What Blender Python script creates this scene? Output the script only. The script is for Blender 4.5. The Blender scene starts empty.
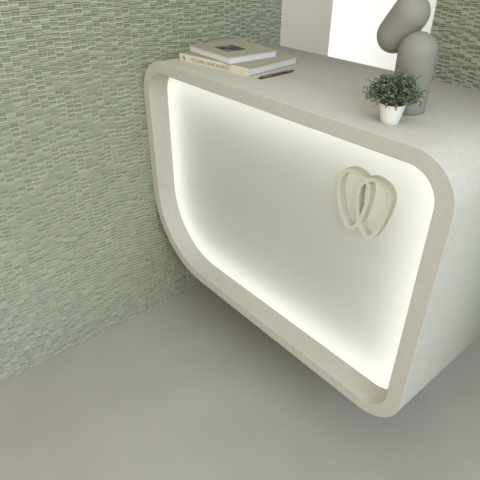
import bpy, bmesh, math, random
from mathutils import Vector, Matrix
random.seed(11)
SC = bpy.context.scene
COL = SC.collection

# ------------------------------------------------------------------ camera
cd = bpy.data.cameras.new('camera'); cam = bpy.data.objects.new('camera', cd); COL.objects.link(cam)
YAW, PITCH, ROLL = -0.86394, -0.57241, 0.00643
fw = Vector((math.sin(YAW)*math.cos(PITCH), math.cos(YAW)*math.cos(PITCH), math.sin(PITCH)))
rt = fw.cross(Vector((0, 0, 1))).normalized(); up = rt.cross(fw)
r2 = rt*math.cos(ROLL)+up*math.sin(ROLL); u2 = up*math.cos(ROLL)-rt*math.sin(ROLL)
M = Matrix((r2, u2, -fw)).transposed().to_4x4(); M.translation = (1.4757, -0.81933, 1.3949)
cam.matrix_world = M
cd.sensor_width = 36; cd.lens = 36*479.24/480; cd.clip_start = .02
SC.camera = cam

# ------------------------------------------------------------------ world, lights, exposure
SC.view_settings.view_transform = 'Standard'; SC.view_settings.look = 'None'
SC.view_settings.gamma = 1; SC.view_settings.use_curve_mapping = False
SC.view_settings.exposure = 0.0
w = bpy.data.worlds.new('world'); SC.world = w; w.use_nodes = True
w.node_tree.nodes['Background'].inputs[0].default_value = (1.0, 1.0, .975, 1)
w.node_tree.nodes['Background'].inputs[1].default_value = .66


def area(name, loc, target, sx, sy, power, color):
    l = bpy.data.lights.new(name, 'AREA'); l.shape = 'RECTANGLE'; l.size = sx; l.size_y = sy
    l.energy = power; l.color = color
    o = bpy.data.objects.new(name, l); COL.objects.link(o); o.location = loc
    o.rotation_euler = (Vector(target)-Vector(loc)).to_track_quat('-Z', 'Y').to_euler()
    return o


area('window_daylight', (3.7, -.9, 2.5), (.5, .0, .6), 3.0, 2.2, 118, (.60, .785, 1.0))
area('front_fill', (1.5, -3.6, 1.1), (.5, 0, .3), 3.4, 2.0, 52, (1.0, .955, .87))  # added soft fill behind the camera, lifts the shade under the desk
area('ceiling_light', (1.0, -1.0, 2.65), (.8, -.8, 0), 2.4, 2.0, 19, (1.0, .985, .95))
area('alcove_light', (-.47, 1.1, 1.2), (-.47, 2, 1.2), .5, 2.0, 6.4, (.98, .99, 1.0))

# ------------------------------------------------------------------ materials


def lin(c):
    return tuple(((v/255)/12.92 if v/255 <= .04045 else ((v/255+.055)/1.055)**2.4) for v in c)+(1,)


def mat(name, rgb, rough=.6, noise=0, scale=20, bump=0, bscale=200, spec=.5, rgb2=None):
    m = bpy.data.materials.new(name); m.use_nodes = True
    nt = m.node_tree; b = nt.nodes['Principled BSDF']
    b.inputs['Roughness'].default_value = rough
    b.inputs['Specular IOR Level'].default_value = spec
    c = lin(rgb); b.inputs['Base Color'].default_value = c
    tc = nt.nodes.new('ShaderNodeTexCoord')
    if noise:
        n = nt.nodes.new('ShaderNodeTexNoise'); n.inputs['Scale'].default_value = scale
        n.inputs['Detail'].default_value = 6
        r = nt.nodes.new('ShaderNodeValToRGB')
        r.color_ramp.elements[0].position = .3; r.color_ramp.elements[1].position = .7
        c2 = lin(rgb2) if rgb2 else c
        r.color_ramp.elements[0].color = tuple(v*(1-noise) for v in c[:3])+(1,)
        r.color_ramp.elements[1].color = tuple(min(1, v*(1+noise)) for v in c2[:3])+(1,)
        nt.links.new(tc.outputs['Object'], n.inputs['Vector']); nt.links.new(n.outputs['Fac'], r.inputs['Fac'])
        nt.links.new(r.outputs['Color'], b.inputs['Base Color'])
    if bump:
        n = nt.nodes.new('ShaderNodeTexNoise'); n.inputs['Scale'].default_value = bscale
        n.inputs['Detail'].default_value = 4
        bp = nt.nodes.new('ShaderNodeBump'); bp.inputs['Strength'].default_value = bump
        bp.inputs['Distance'].default_value = .002
        nt.links.new(tc.outputs['Object'], n.inputs['Vector']); nt.links.new(n.outputs['Fac'], bp.inputs['Height'])
        nt.links.new(bp.outputs['Normal'], b.inputs['Normal'])
    return m


M_floor = mat('grey_microcement', (164, 158, 145), .6, .07, 2.5, .12, 120, .35)
M_grout = mat('pale_green_grout', (178, 179, 157), .8)
M_tile = [mat('sage_tile_%s' % n, c, .42, spec=.45) for n, c in (('mid', (138, 137, 110)), ('light', (144, 143, 115)), ('deep', (132, 131, 104)))]
M_desk = mat('beige_microcement', (176, 170, 155), .7, .035, 60, .15, 500, .3)
M_cavity = mat('light_box_lining', (140, 140, 136), .8, spec=.2)
M_white = mat('white_paint', (236, 236, 232), .8, spec=.2)
M_beige = mat('beige_wall_paint', (204, 191, 170), .8, .02, 6, spec=.2)
M_plinth = mat('dark_plinth', (90, 88, 82), .8)
M_emblem = mat('emblem_stone', (194, 187, 166), .7, .06, 90, .2, 500, .3)
M_sculpt = mat('grey_stoneware', (129, 124, 110), .62, .03, 40, .12, 600, .35)
M_pot = mat('chalky_white_ceramic', (212, 206, 192), .75, .03, 60, .15, 300, .3)
M_soil = mat('dark_soil', (60, 50, 40), .95, .3, 200)
M_stem = mat('olive_stem', (84, 84, 56), .8)
M_leaf = [mat('leaf_%s' % n, c, .55, spec=.35) for n, c in (('dark', (68, 79, 58)), ('mid', (102, 113, 88)), ('pale', (140, 149, 124)))]
M_khaki = mat('khaki_cloth', (156, 150, 128), .95, .05, 400, spec=.05)
M_cream = mat('cream_cloth', (200, 191, 166), .85, .03, 400, spec=.2)
M_paper = mat('paper_edge', (204, 197, 190), .9, .03, 300, spec=.1)
M_ink = mat('brown_ink', (92, 78, 56), .8)
M_bronze = mat('dark_bronze_lacquer', (82, 66, 48), .4)
M_photo = mat('black_white_print', (14, 14, 15), .9, .6, 38, spec=.1, rgb2=(96, 96, 100))


def panel_material():
    m = bpy.data.materials.new('opal_acrylic'); m.use_nodes = True; nt = m.node_tree
    nt.nodes.clear()
    o = nt.nodes.new('ShaderNodeOutputMaterial'); mx = nt.nodes.new('ShaderNodeMixShader')
    d = nt.nodes.new('ShaderNodeBsdfDiffuse'); t = nt.nodes.new('ShaderNodeBsdfTranslucent')
    d.inputs[0].default_value = lin((224, 221, 204)); t.inputs[0].default_value = lin((244, 244, 238))
    mx.inputs[0].default_value = .57
    nt.links.new(d.outputs[0], mx.inputs[1]); nt.links.new(t.outputs[0], mx.inputs[2])
    nt.links.new(mx.outputs[0], o.inputs[0])
    return m


def emit_material(name, rgb, s):
    m = bpy.data.materials.new(name); m.use_nodes = True; nt = m.node_tree; nt.nodes.clear()
    o = nt.nodes.new('ShaderNodeOutputMaterial'); e = nt.nodes.new('ShaderNodeEmission')
    e.inputs[0].default_value = rgb; e.inputs[1].default_value = s
    nt.links.new(e.outputs[0], o.inputs[0])
    return m


LED_POWER = 16.5
M_panel = panel_material()
M_led = emit_material('led_tape', (.96, .99, .98, 1), LED_POWER)

# ------------------------------------------------------------------ helpers


def link(name, me, mats, parent=None, smooth=False):
    for m in (mats if isinstance(mats, (list, tuple)) else [mats]):
        me.materials.append(m)
    if smooth:
        for p in me.polygons: p.use_smooth = True
    o = bpy.data.objects.new(name, me); COL.objects.link(o)
    if parent: o.parent = parent
    return o


def from_bm(name, bm, mats, parent=None, smooth=False):
    bmesh.ops.recalc_face_normals(bm, faces=bm.faces)
    me = bpy.data.meshes.new(name); bm.to_mesh(me); bm.free()
    return link(name, me, mats, parent, smooth)


def box(bm, lo, hi):
    v = [bm.verts.new((x, y, z)) for x in (lo[0], hi[0]) for y in (lo[1], hi[1]) for z in (lo[2], hi[2])]
    for f in ((0, 1, 3, 2), (4, 6, 7, 5), (0, 4, 5, 1), (2, 3, 7, 6), (0, 2, 6, 4), (1, 5, 7, 3)):
        bm.faces.new([v[i] for i in f])


def thing(name, label, cat, loc=(0, 0, 0), rz=0):
    o = bpy.data.objects.new(name, None); COL.objects.link(o); o.empty_display_size = .05
    o.location = loc; o.rotation_euler = (0, 0, rz); o['label'] = label; o['category'] = cat
    return o


def structure(o, label=None, cat=None):
    o['kind'] = 'structure'
    if label: o['label'] = label
    if cat: o['category'] = cat
    return o


def bevel(o, wd, seg=2, ang=35):
    m = o.modifiers.new('bevel', 'BEVEL'); m.width = wd; m.segments = seg; m.limit_method = 'ANGLE'
    m.angle_limit = math.radians(ang); return o


# ------------------------------------------------------------------ setting
bm = bmesh.new(); box(bm, (-.25, -3.2, -.12), (3.8, 2.2, 0)); structure(from_bm('floor', bm, M_floor), 'seamless grey microcement floor', 'floor')

PITCH_U, PITCH_V = .0254, .0140


def mosaic(name, u0, u1, v0, v1, to3d, backing, label):
    """Columns of small landscape tiles, each scooped or pillowed; to3d maps (u, v, out) to the room."""
    V, F, MI = [], [], []

    def q(pts, mi):
        i = len(V); V.extend(to3d(*p) for p in pts); F.append(tuple(range(i, i+len(pts)))); MI.append(mi)
    g, gv = .0009, .0017
    n = int(math.ceil((u1-u0)/PITCH_U))
    for c in range(n):
        a = u0+c*PITCH_U; b = min(u1, a+PITCH_U)
        ta, tb = a+g, b-g
        if tb-ta < .002:
            q([(a, v0, 0), (b, v0, 0), (b, v1, 0), (a, v1, 0)], 0); continue
        q([(a, v0, 0), (ta, v0, 0), (ta, v1, 0), (a, v1, 0)], 0)
        q([(tb, v0, 0), (b, v0, 0), (b, v1, 0), (tb, v1, 0)], 0)
        z = v1+random.random()*PITCH_V
        while z > v0:
            top, bot = min(v1, z), max(v0, z-PITCH_V)
            if top-bot < .004:
                if top > bot: q([(ta, bot, 0), (tb, bot, 0), (tb, top, 0), (ta, top, 0)], 0)
                z -= PITCH_V; continue
            gt, gb = top-gv*.8, bot+gv*.8
            q([(ta, gt, 0), (tb, gt, 0), (tb, top, 0), (ta, top, 0)], 0)
            q([(ta, bot, 0), (tb, bot, 0), (tb, gb, 0), (ta, gb, 0)], 0)
            mi = random.choice((1, 1, 2, 3)); k = random.uniform(.9, 1.15)
            if random.random() < .52:
                S, P = (0, .10, .34, .6, .88, 1), (0, -.0036, -.0052, -.0044, -.0022, 0)
            else:
                S, P = (0, .06, .30, .56, .70, 1), (0, -.0006, .0016, .0040, .0048, -.0018)
            pts = [(gt+(gb-gt)*s, p*k) for s, p in zip(S, P)]
            i = len(V)
            for pv, po in pts:
                V.append(to3d(ta, pv, po)); V.append(to3d(tb, pv, po))
            for j in range(len(pts)-1):
                F.append((i+2*j, i+2*j+2, i+2*j+3, i+2*j+1)); MI.append(mi)
            for s in (0, 1):
                idx = [i+2*j+s for j in range(len(pts))]
                F.append(tuple(idx if s else idx[::-1])); MI.append(mi)
            z -= PITCH_V
    i = len(V)
    lo, hi = backing
    for x in (lo[0], hi[0]):
        for y in (lo[1], hi[1]):
            for zz in (lo[2], hi[2]): V.append((x, y, zz))
    for f in ((0, 1, 3, 2), (4, 6, 7, 5), (0, 4, 5, 1), (2, 3, 7, 6), (0, 2, 6, 4), (1, 5, 7, 3)):
        F.append(tuple(i+k for k in f)); MI.append(0)
    me = bpy.data.meshes.new(name); me.from_pydata(V, [], F)
    me.polygons.foreach_set('material_index', MI); me.update()
    return structure(link(name, me, [M_grout]+M_tile), label, 'wall')


YT, YB = .648, .955        # where the tiling of the left wall stops, and the plane of the back wall
mosaic('wall_left', -1.9, YT, 0, 2.3, lambda u, v, o: (o, u, v), ((-.2, -1.9, 0), (-.009, YT, 2.3)), 'wall of small sage green mosaic tiles left of the desk')
mosaic('wall_back', .477, 2.9, 0, 2.3, lambda u, v, o: (u, YB-o, v), ((.477, YB+.009, 0), (2.9, YB+.2, 2.3)), 'wall of small sage green mosaic tiles behind the sculpture')
bm = bmesh.new(); box(bm, (-.2, YT, 0), (0, YB, 2.3)); structure(from_bm('wall_rear', bm, M_beige), 'plain beige wall strip beside the white opening', 'wall')
bm = bmesh.new(); box(bm, (-.9, 1.75, 0), (1.3, 1.83, 2.5)); box(bm, (-.9, YB, 0), (-.82, 1.75, 2.5)); box(bm, (-.82, YB, 2.4), (1.3, 1.75, 2.5))
structure(from_bm('wall_alcove', bm, M_white), 'bright white wall seen through the opening', 'wall')

# ------------------------------------------------------------------ reception desk
X0, X1, Z0, Z1, D, T, R = .003, 1.1400, .2822, 1.05, .4745, .0375, .0716
RAD = dict(tl=.125, tr=.112, br=.112, bl=.285)


def rrect(off, seg=14):
    """rounded outline in (x, z), moved inwards by off"""
    x0, x1, z0, z1 = X0+off, X1-off*1.14, Z0+off, Z1-off
    pts = []
    for key, cx, cz, a0 in (('br', 1, 0, -90), ('tr', 1, 1, 0), ('tl', 0, 1, 90), ('bl', 0, 0, 180)):
        r = RAD[key]-off
        ox = x1-r if cx else x0+r; oz = z1-r if cz else z0+r
        for i in range(seg+1):
            a = math.radians(a0+90*i/seg); pts.append((ox+r*math.cos(a), oz+r*math.sin(a)))
    return pts


desk = thing('reception_desk', 'beige microcement reception desk with rounded corners and a glowing recessed front', 'desk', (0, 0, 0))
CAV = .185
bm = bmesh.new()
po, pi_ = rrect(0), rrect(T)
n = len(po); ch = .0015
poc, pic = rrect(ch), rrect(T-ch)


def loop(pts, y): return [bm.verts.new((x, y, z)) for x, z in pts]


L = [loop(po, D), loop(po, ch), loop(poc, 0), loop(pic, 0), loop(pi_, ch), loop(pi_, R), loop(pi_, CAV)]
for k in range(len(L)-1):
    for i in range(n):
        f = bm.faces.new((L[k][i], L[k][(i+1) % n], L[k+1][(i+1) % n], L[k+1][i]))
        if k == 5: f.material_index = 1
        f.smooth = k in (0, 4, 5)
f = bm.faces.new(L[-1]); f.material_index = 1
bm.faces.new(L[0])
from_bm('frame', bm, [M_desk, M_cavity], desk)
# opal panel
bm = bmesh.new(); pp = rrect(T-.001)
bm.faces.new([bm.verts.new((x, R, z)) for x, z in pp])
panel = from_bm('backlit_panel', bm, M_panel, desk); panel['label'] = 'glowing white backlit panel'
# led tape round the light box
bm = bmesh.new(); i0, i1 = rrect(T+.004), rrect(T+.016)
YL = R+.09
va, vb = [bm.verts.new((x, YL, z)) for x, z in i0], [bm.verts.new((x, YL, z)) for x, z in i1]
for i in range(n): bm.faces.new((va[i], va[(i+1) % n], vb[(i+1) % n], vb[i]))
from_bm('led_strip', bm, M_led, desk)
# recessed plinth carrying the floating body
bm = bmesh.new(); box(bm, (.34, .26, 0), (.98, D-.01, Z0))
from_bm('plinth', bm, M_plinth, desk)

# emblem: two interlocking egg-shaped loops standing on the panel
fpx, ppx = 479.24, 240.0


def unproject(px, py, y):
    d = fw + r2*((px-ppx)/fpx) - u2*((py-ppx)/fpx)
    t = (y-M.translation.y)/d.y
    p = M.translation+d*t
    return (p.x, p.z)


ED = .021
left_px = [(336.1, 186), (337.0, 201), (339.9, 216), (344.6, 226.6), (350.4, 230.6), (356.8, 228.4), (361.8, 221), (366, 210), (369.6, 199), (370.5, 190), (369, 183), (364.5, 176.5), (357.5, 170.5), (350, 168), (343, 169.9), (338.2, 176)]
right_px = [(355, 195), (355.0, 208), (356.6, 223), (360, 233.5), (365.4, 239.8), (371.6, 239.6), (377, 234), (382.2, 226), (387.8, 214.5), (391.2, 204.5), (391.3, 196.5), (388.8, 189.5), (384.3, 184.2), (379, 180.2), (373, 177.7), (366, 177.7), (360.3, 180.8), (356.6, 187)]


def smooth_loop(pts, it=3):
    for _ in range(it):        # Chaikin, then resample
        q = []
        for i in range(len(pts)):
            a, b = Vector(pts[i]), Vector(pts[(i+1) % len(pts)])
            q += [a*.75+b*.25, a*.25+b*.75]
        pts = q
    return pts


def emblem(pxs, dy):
    P = smooth_loop([unproject(x, y, R-ED) for x, y in pxs], 2)
    m = len(P); c = sum(P, Vector((0, 0)))/m
    Q = []
    for i in range(m):
        t = (P[(i+1) % m]-P[i-1]).normalized(); nrm = Vector((-t.y, t.x))
        if nrm.dot(c-P[i]) < 0: nrm = -nrm
        Q.append(P[i]+nrm*.0102)
    for _ in range(4): Q = [(Q[i-1]+Q[i]*2+Q[(i+1) % m])/4 for i in range(m)]
    bm = bmesh.new()
    rings = [[bm.verts.new((p.x, y, p.y)) for p in S] for S, y in ((P, R+.001), (P, R-ED+dy), (Q, R-ED+dy), (Q, R+.001))]
    for k in range(4):
        A, B = rings[k], rings[(k+1) % 4]
        for i in range(m): bm.faces.new((A[i], A[(i+1) % m], B[(i+1) % m], B[i]))
    o = from_bm('emblem_loop', bm, M_emblem, desk)
    bevel(o, .0008, 2, 50)
    return o


o = emblem(left_px, 0); o['label'] = 'left loop of the beige emblem'
o = emblem(right_px, .0006); o['label'] = 'right loop of the beige emblem'

# ------------------------------------------------------------------ books


def book(name, label, loc, rz, ln, dp, h, spine_front, m_cover, m_spine):
    t = thing(name, label, 'book', loc, rz)
    c = .0022
    bm = bmesh.new(); box(bm, (0, 0, 0), (ln, dp, c)); from_bm('back_cover', bm, m_cover, t)
    bm = bmesh.new(); box(bm, (0, 0, h-c), (ln, dp, h)); from_bm('front_cover', bm, m_cover, t)
    bm = bmesh.new()
    if spine_front: box(bm, (0, 0, c), (ln, .003, h-c)); box(bm, (0, -.0012, 0), (ln, 0, h))
    else: box(bm, (0, dp-.003, c), (ln, dp, h-c)); box(bm, (0, dp, 0), (ln, dp+.0012, h))
    from_bm('spine', bm, m_spine, t)
    bm = bmesh.new()
    if spine_front: box(bm, (.003, .003, c), (ln-.003, dp-.004, h-c))
    else: box(bm, (.003, .003, c), (ln-.003, dp-.003, h-c))
    from_bm('pages', bm, M_paper, t)
    return t


HL, HU = .0230, .0215
low = book('book', 'larger cream book with lettered spine lying at the bottom of the stack', (.1465, .062, Z1), math.radians(6.2), .294, .222, HL, True, M_khaki, M_cream)
uph = book('book', 'smaller khaki book with a black and white picture on its cover, topmost of the stack', (.1515, .0935, Z1+HL), math.radians(-3.9), .2225, .177, HU, False, M_khaki, M_khaki)


def lettering(txt, size, loc, parent, name, extrude=.0002):
    cu = bpy.data.curves.new(name, 'FONT'); cu.body = txt; cu.size = size; cu.extrude = extrude
    cu.space_character = 1.2
    to = bpy.data.objects.new(name, cu); COL.objects.link(to)
    dg = bpy.context.evaluated_depsgraph_get()
    me = bpy.data.meshes.new_from_object(to.evaluated_get(dg))
    bpy.data.objects.remove(to)
    me.transform(Matrix.Translation(loc) @ Matrix.Rotation(math.radians(90), 4, 'X'))
    return link(name, me, M_ink, parent)


lettering('STYLING YOUR WORLD', .0128, (.056, -.0014, .0068), low, 'spine_title')
# small diamond flower mark at the left end of the spine, dots at the right end
bm = bmesh.new()
for cx, cz, s in ((.021, .0155, .0022), (.018, .0115, .0026), (.024, .0115, .0026), (.021, .0115, .002), (.021, .0072, .0026), (.017, .0155, .0014), (.025, .0064, .0016)):
    v = [bm.verts.new((cx+s*math.cos(a), -.0015, cz+s*1.15*math.sin(a))) for a in (0, math.pi/2, math.pi, 1.5*math.pi)]
    bm.faces.new(v)
from_bm('spine_mark', bm, M_ink, low)
bm = bmesh.new()
for cz in (.0075, .0125):
    v = [bm.verts.new((.272+.0014*math.cos(k*math.pi/5), -.0015, cz+.0014*math.sin(k*math.pi/5))) for k in range(10)]
    bm.faces.new(v)
from_bm('spine_dots', bm, M_ink, low)
# picture on the upper cover
bm = bmesh.new(); box(bm, (0, 0, HU), (.078, .068, HU+.0004))
ph = from_bm('cover_picture', bm, M_photo, uph); ph.location = (.080, .042, 0); ph.rotation_euler = (0, 0, math.radians(-3))
ph['label'] = 'black and white picture on the cover'

# ------------------------------------------------------------------ pen
def tube(bm, p, q, ra, rb, seg=12):
    p, q = Vector(p), Vector(q); ax = (q-p).normalized(); s = ax.orthogonal().normalized(); t = ax.cross(s)
    A = [bm.verts.new(p+(s*math.cos(k*2*math.pi/seg)+t*math.sin(k*2*math.pi/seg))*ra) for k in range(seg)]
    B = [bm.verts.new(q+(s*math.cos(k*2*math.pi/seg)+t*math.sin(k*2*math.pi/seg))*rb) for k in range(seg)]
    for k in range(seg): bm.faces.new((A[k], A[(k+1) % seg], B[(k+1) % seg], B[k]))
    bm.faces.new(A); bm.faces.new(B)


pen = thing('pen', 'slim dark bronze pen lying on the desk beside the books', 'pen', (.477, .093, Z1), math.radians(90))
PR = .0041; LP = .142
bm = bmesh.new(); tube(bm, (.014, 0, PR), (LP-.03, 0, PR), PR, PR); from_bm('barrel', bm, M_bronze, pen, True)
bm = bmesh.new(); tube(bm, (0, 0, PR), (.014, 0, PR), .0007, PR); from_bm('tip', bm, M_bronze, pen, True)
bm = bmesh.new(); tube(bm, (LP-.03, 0, PR), (LP, 0, PR), PR*.98, PR*.6); from_bm('cap', bm, M_bronze, pen, True)

# ------------------------------------------------------------------ sculpture


def lathe(bm, prof, seg=40, xf=Matrix()):
    rings = []
    for r, z in prof:
        if r < 1e-6: rings.append([bm.verts.new(xf @ Vector((0, 0, z)))])
        else: rings.append([bm.verts.new(xf @ Vector((r*math.cos(k*2*math.pi/seg), r*math.sin(k*2*math.pi/seg), z))) for k in range(seg)])
    for A, B in zip(rings, rings[1:]):
        for k in range(seg):
            k2 = (k+1) % seg
            if len(A) == 1: bm.faces.new((A[0], B[k], B[k2]))
            elif len(B) == 1: bm.faces.new((A[k], A[k2], B[0]))
            else: bm.faces.new((A[k], A[k2], B[k2], B[k]))


sc = thing('sculpture', 'grey stoneware sculpture of a tilted capsule balanced on an upright rounded column', 'sculpture', (.893, .18, Z1))
H, RB, RT = .169, .0402, .0416
prof = [(0, 0), (RB-.004, 0), (RB-.001, .0012), (RB, .004)]
zc = H-RT
for i in range(1, 9): prof.append((RB+(RT-RB)*i/8, .004+(zc-.004)*i/8))
for i in range(1, 15):
    a = math.pi/2*i/14; prof.append((RT*math.cos(a) if i < 14 else 0, zc+RT*math.sin(a)))
bm = bmesh.new(); lathe(bm, prof); o = from_bm('column', bm, M_sculpt, sc, True)
C1, C2 = Vector((.814, .205, 1.200)), Vector((.844, .205, 1.2465))
C1 -= Vector(sc.location); C2 -= Vector(sc.location)
rc = .0405; ln_ = (C2-C1).length
prof = [(rc*math.sin(math.pi/2*i/14), -rc*math.cos(math.pi/2*i/14)) for i in range(15)]
prof += [(rc*math.cos(math.pi/2*i/14) if i < 14 else 0, ln_+rc*math.sin(math.pi/2*i/14)) for i in range(15)]
prof[0] = (0, -rc)
xf = Matrix.Translation(C1) @ (C2-C1).to_track_quat('Z', 'Y').to_matrix().to_4x4()
bm = bmesh.new(); lathe(bm, prof, 40, xf); from_bm('capsule', bm, M_sculpt, sc, True)

# ------------------------------------------------------------------ potted plant
pl = thing('potted_plant', 'small bushy green plant in a chalky white pot in front of the sculpture', 'plant', (.919, .077, Z1))
HP = .043
bm = bmesh.new()
lathe(bm, [(0, 0), (.0175, 0), (.0188, .0015), (.0275, HP-.001), (.0272, HP), (.0252, HP), (.0240, HP-.008), (0, HP-.008)], 32)
from_bm('pot', bm, M_pot, pl, True)
bm = bmesh.new(); lathe(bm, [(0, HP-.006), (.012, HP-.0055), (.0238, HP-.0075)], 24)
from_bm('soil', bm, M_soil, pl, True)
V, F, MI = [], [], []
bs = bmesh.new()


def leaf(p, d, ln, wd, mi):
    d = d.normalized(); s = d.cross(Vector((random.gauss(0, 1), random.gauss(0, 1), random.gauss(0, 1)))).normalized(); nn = d.cross(s)
    i = len(V)
    V.extend([p, p+d*ln*.5+s*wd*.5+nn*wd*.12, p+d*ln, p+d*ln*.5-s*wd*.5+nn*wd*.12, p+d*ln*.5])
    F.extend([(i, i+1, i+4), (i+1, i+2, i+4), (i+2, i+3, i+4), (i+3, i, i+4)]); MI.extend([mi]*4)


for k in range(330):
    az = random.uniform(0, 2*math.pi); el = math.asin(random.uniform(-.02, 1))
    stray = random.random() < .10
    rad = random.uniform(.036, .052)*(1.22 if stray else 1)
    d = Vector((math.cos(az)*math.cos(el)*1.14, math.sin(az)*math.cos(el)*1.14, math.sin(el)*1.02))
    base = Vector((random.gauss(0, .008), random.gauss(0, .008), HP-.006))
    tip = Vector((0, 0, HP+.010))+d*rad
    if el < .25: tip.z -= random.uniform(0, .010)
    mid = (base+tip)/2+Vector((0, 0, .012+.008*math.cos(el)))
    prev = base
    for j in range(1, 9):
        t = j/8
        p = base*(1-t)**2+mid*2*t*(1-t)+tip*t*t
        if ((p.x+pl.location.x-sc.location.x)**2+(p.y+pl.location.y-sc.location.y)**2)**.5 < RT+.001: break
        tube(bs, prev, p, .00045, .0004, 4)
        if t > .3:
            for _ in range(4):
                if ((p.x+pl.location.x-sc.location.x)**2+(p.y+pl.location.y-sc.location.y)**2)**.5 < RT+.007: continue
                ld = (p-prev).normalized()*.7+Vector((random.gauss(0, .7), random.gauss(0, .7), random.gauss(.15, .6)))
                leaf(p, ld, random.uniform(.0038, .0062), random.uniform(.0024, .0036), random.choice((0, 0, 1, 1, 2)))
        prev = p
from_bm('stems', bs, M_stem, pl)
me = bpy.data.meshes.new('foliage'); me.from_pydata(V, [], F); me.polygons.foreach_set('material_index', MI); me.update()
link('foliage', me, M_leaf, pl)
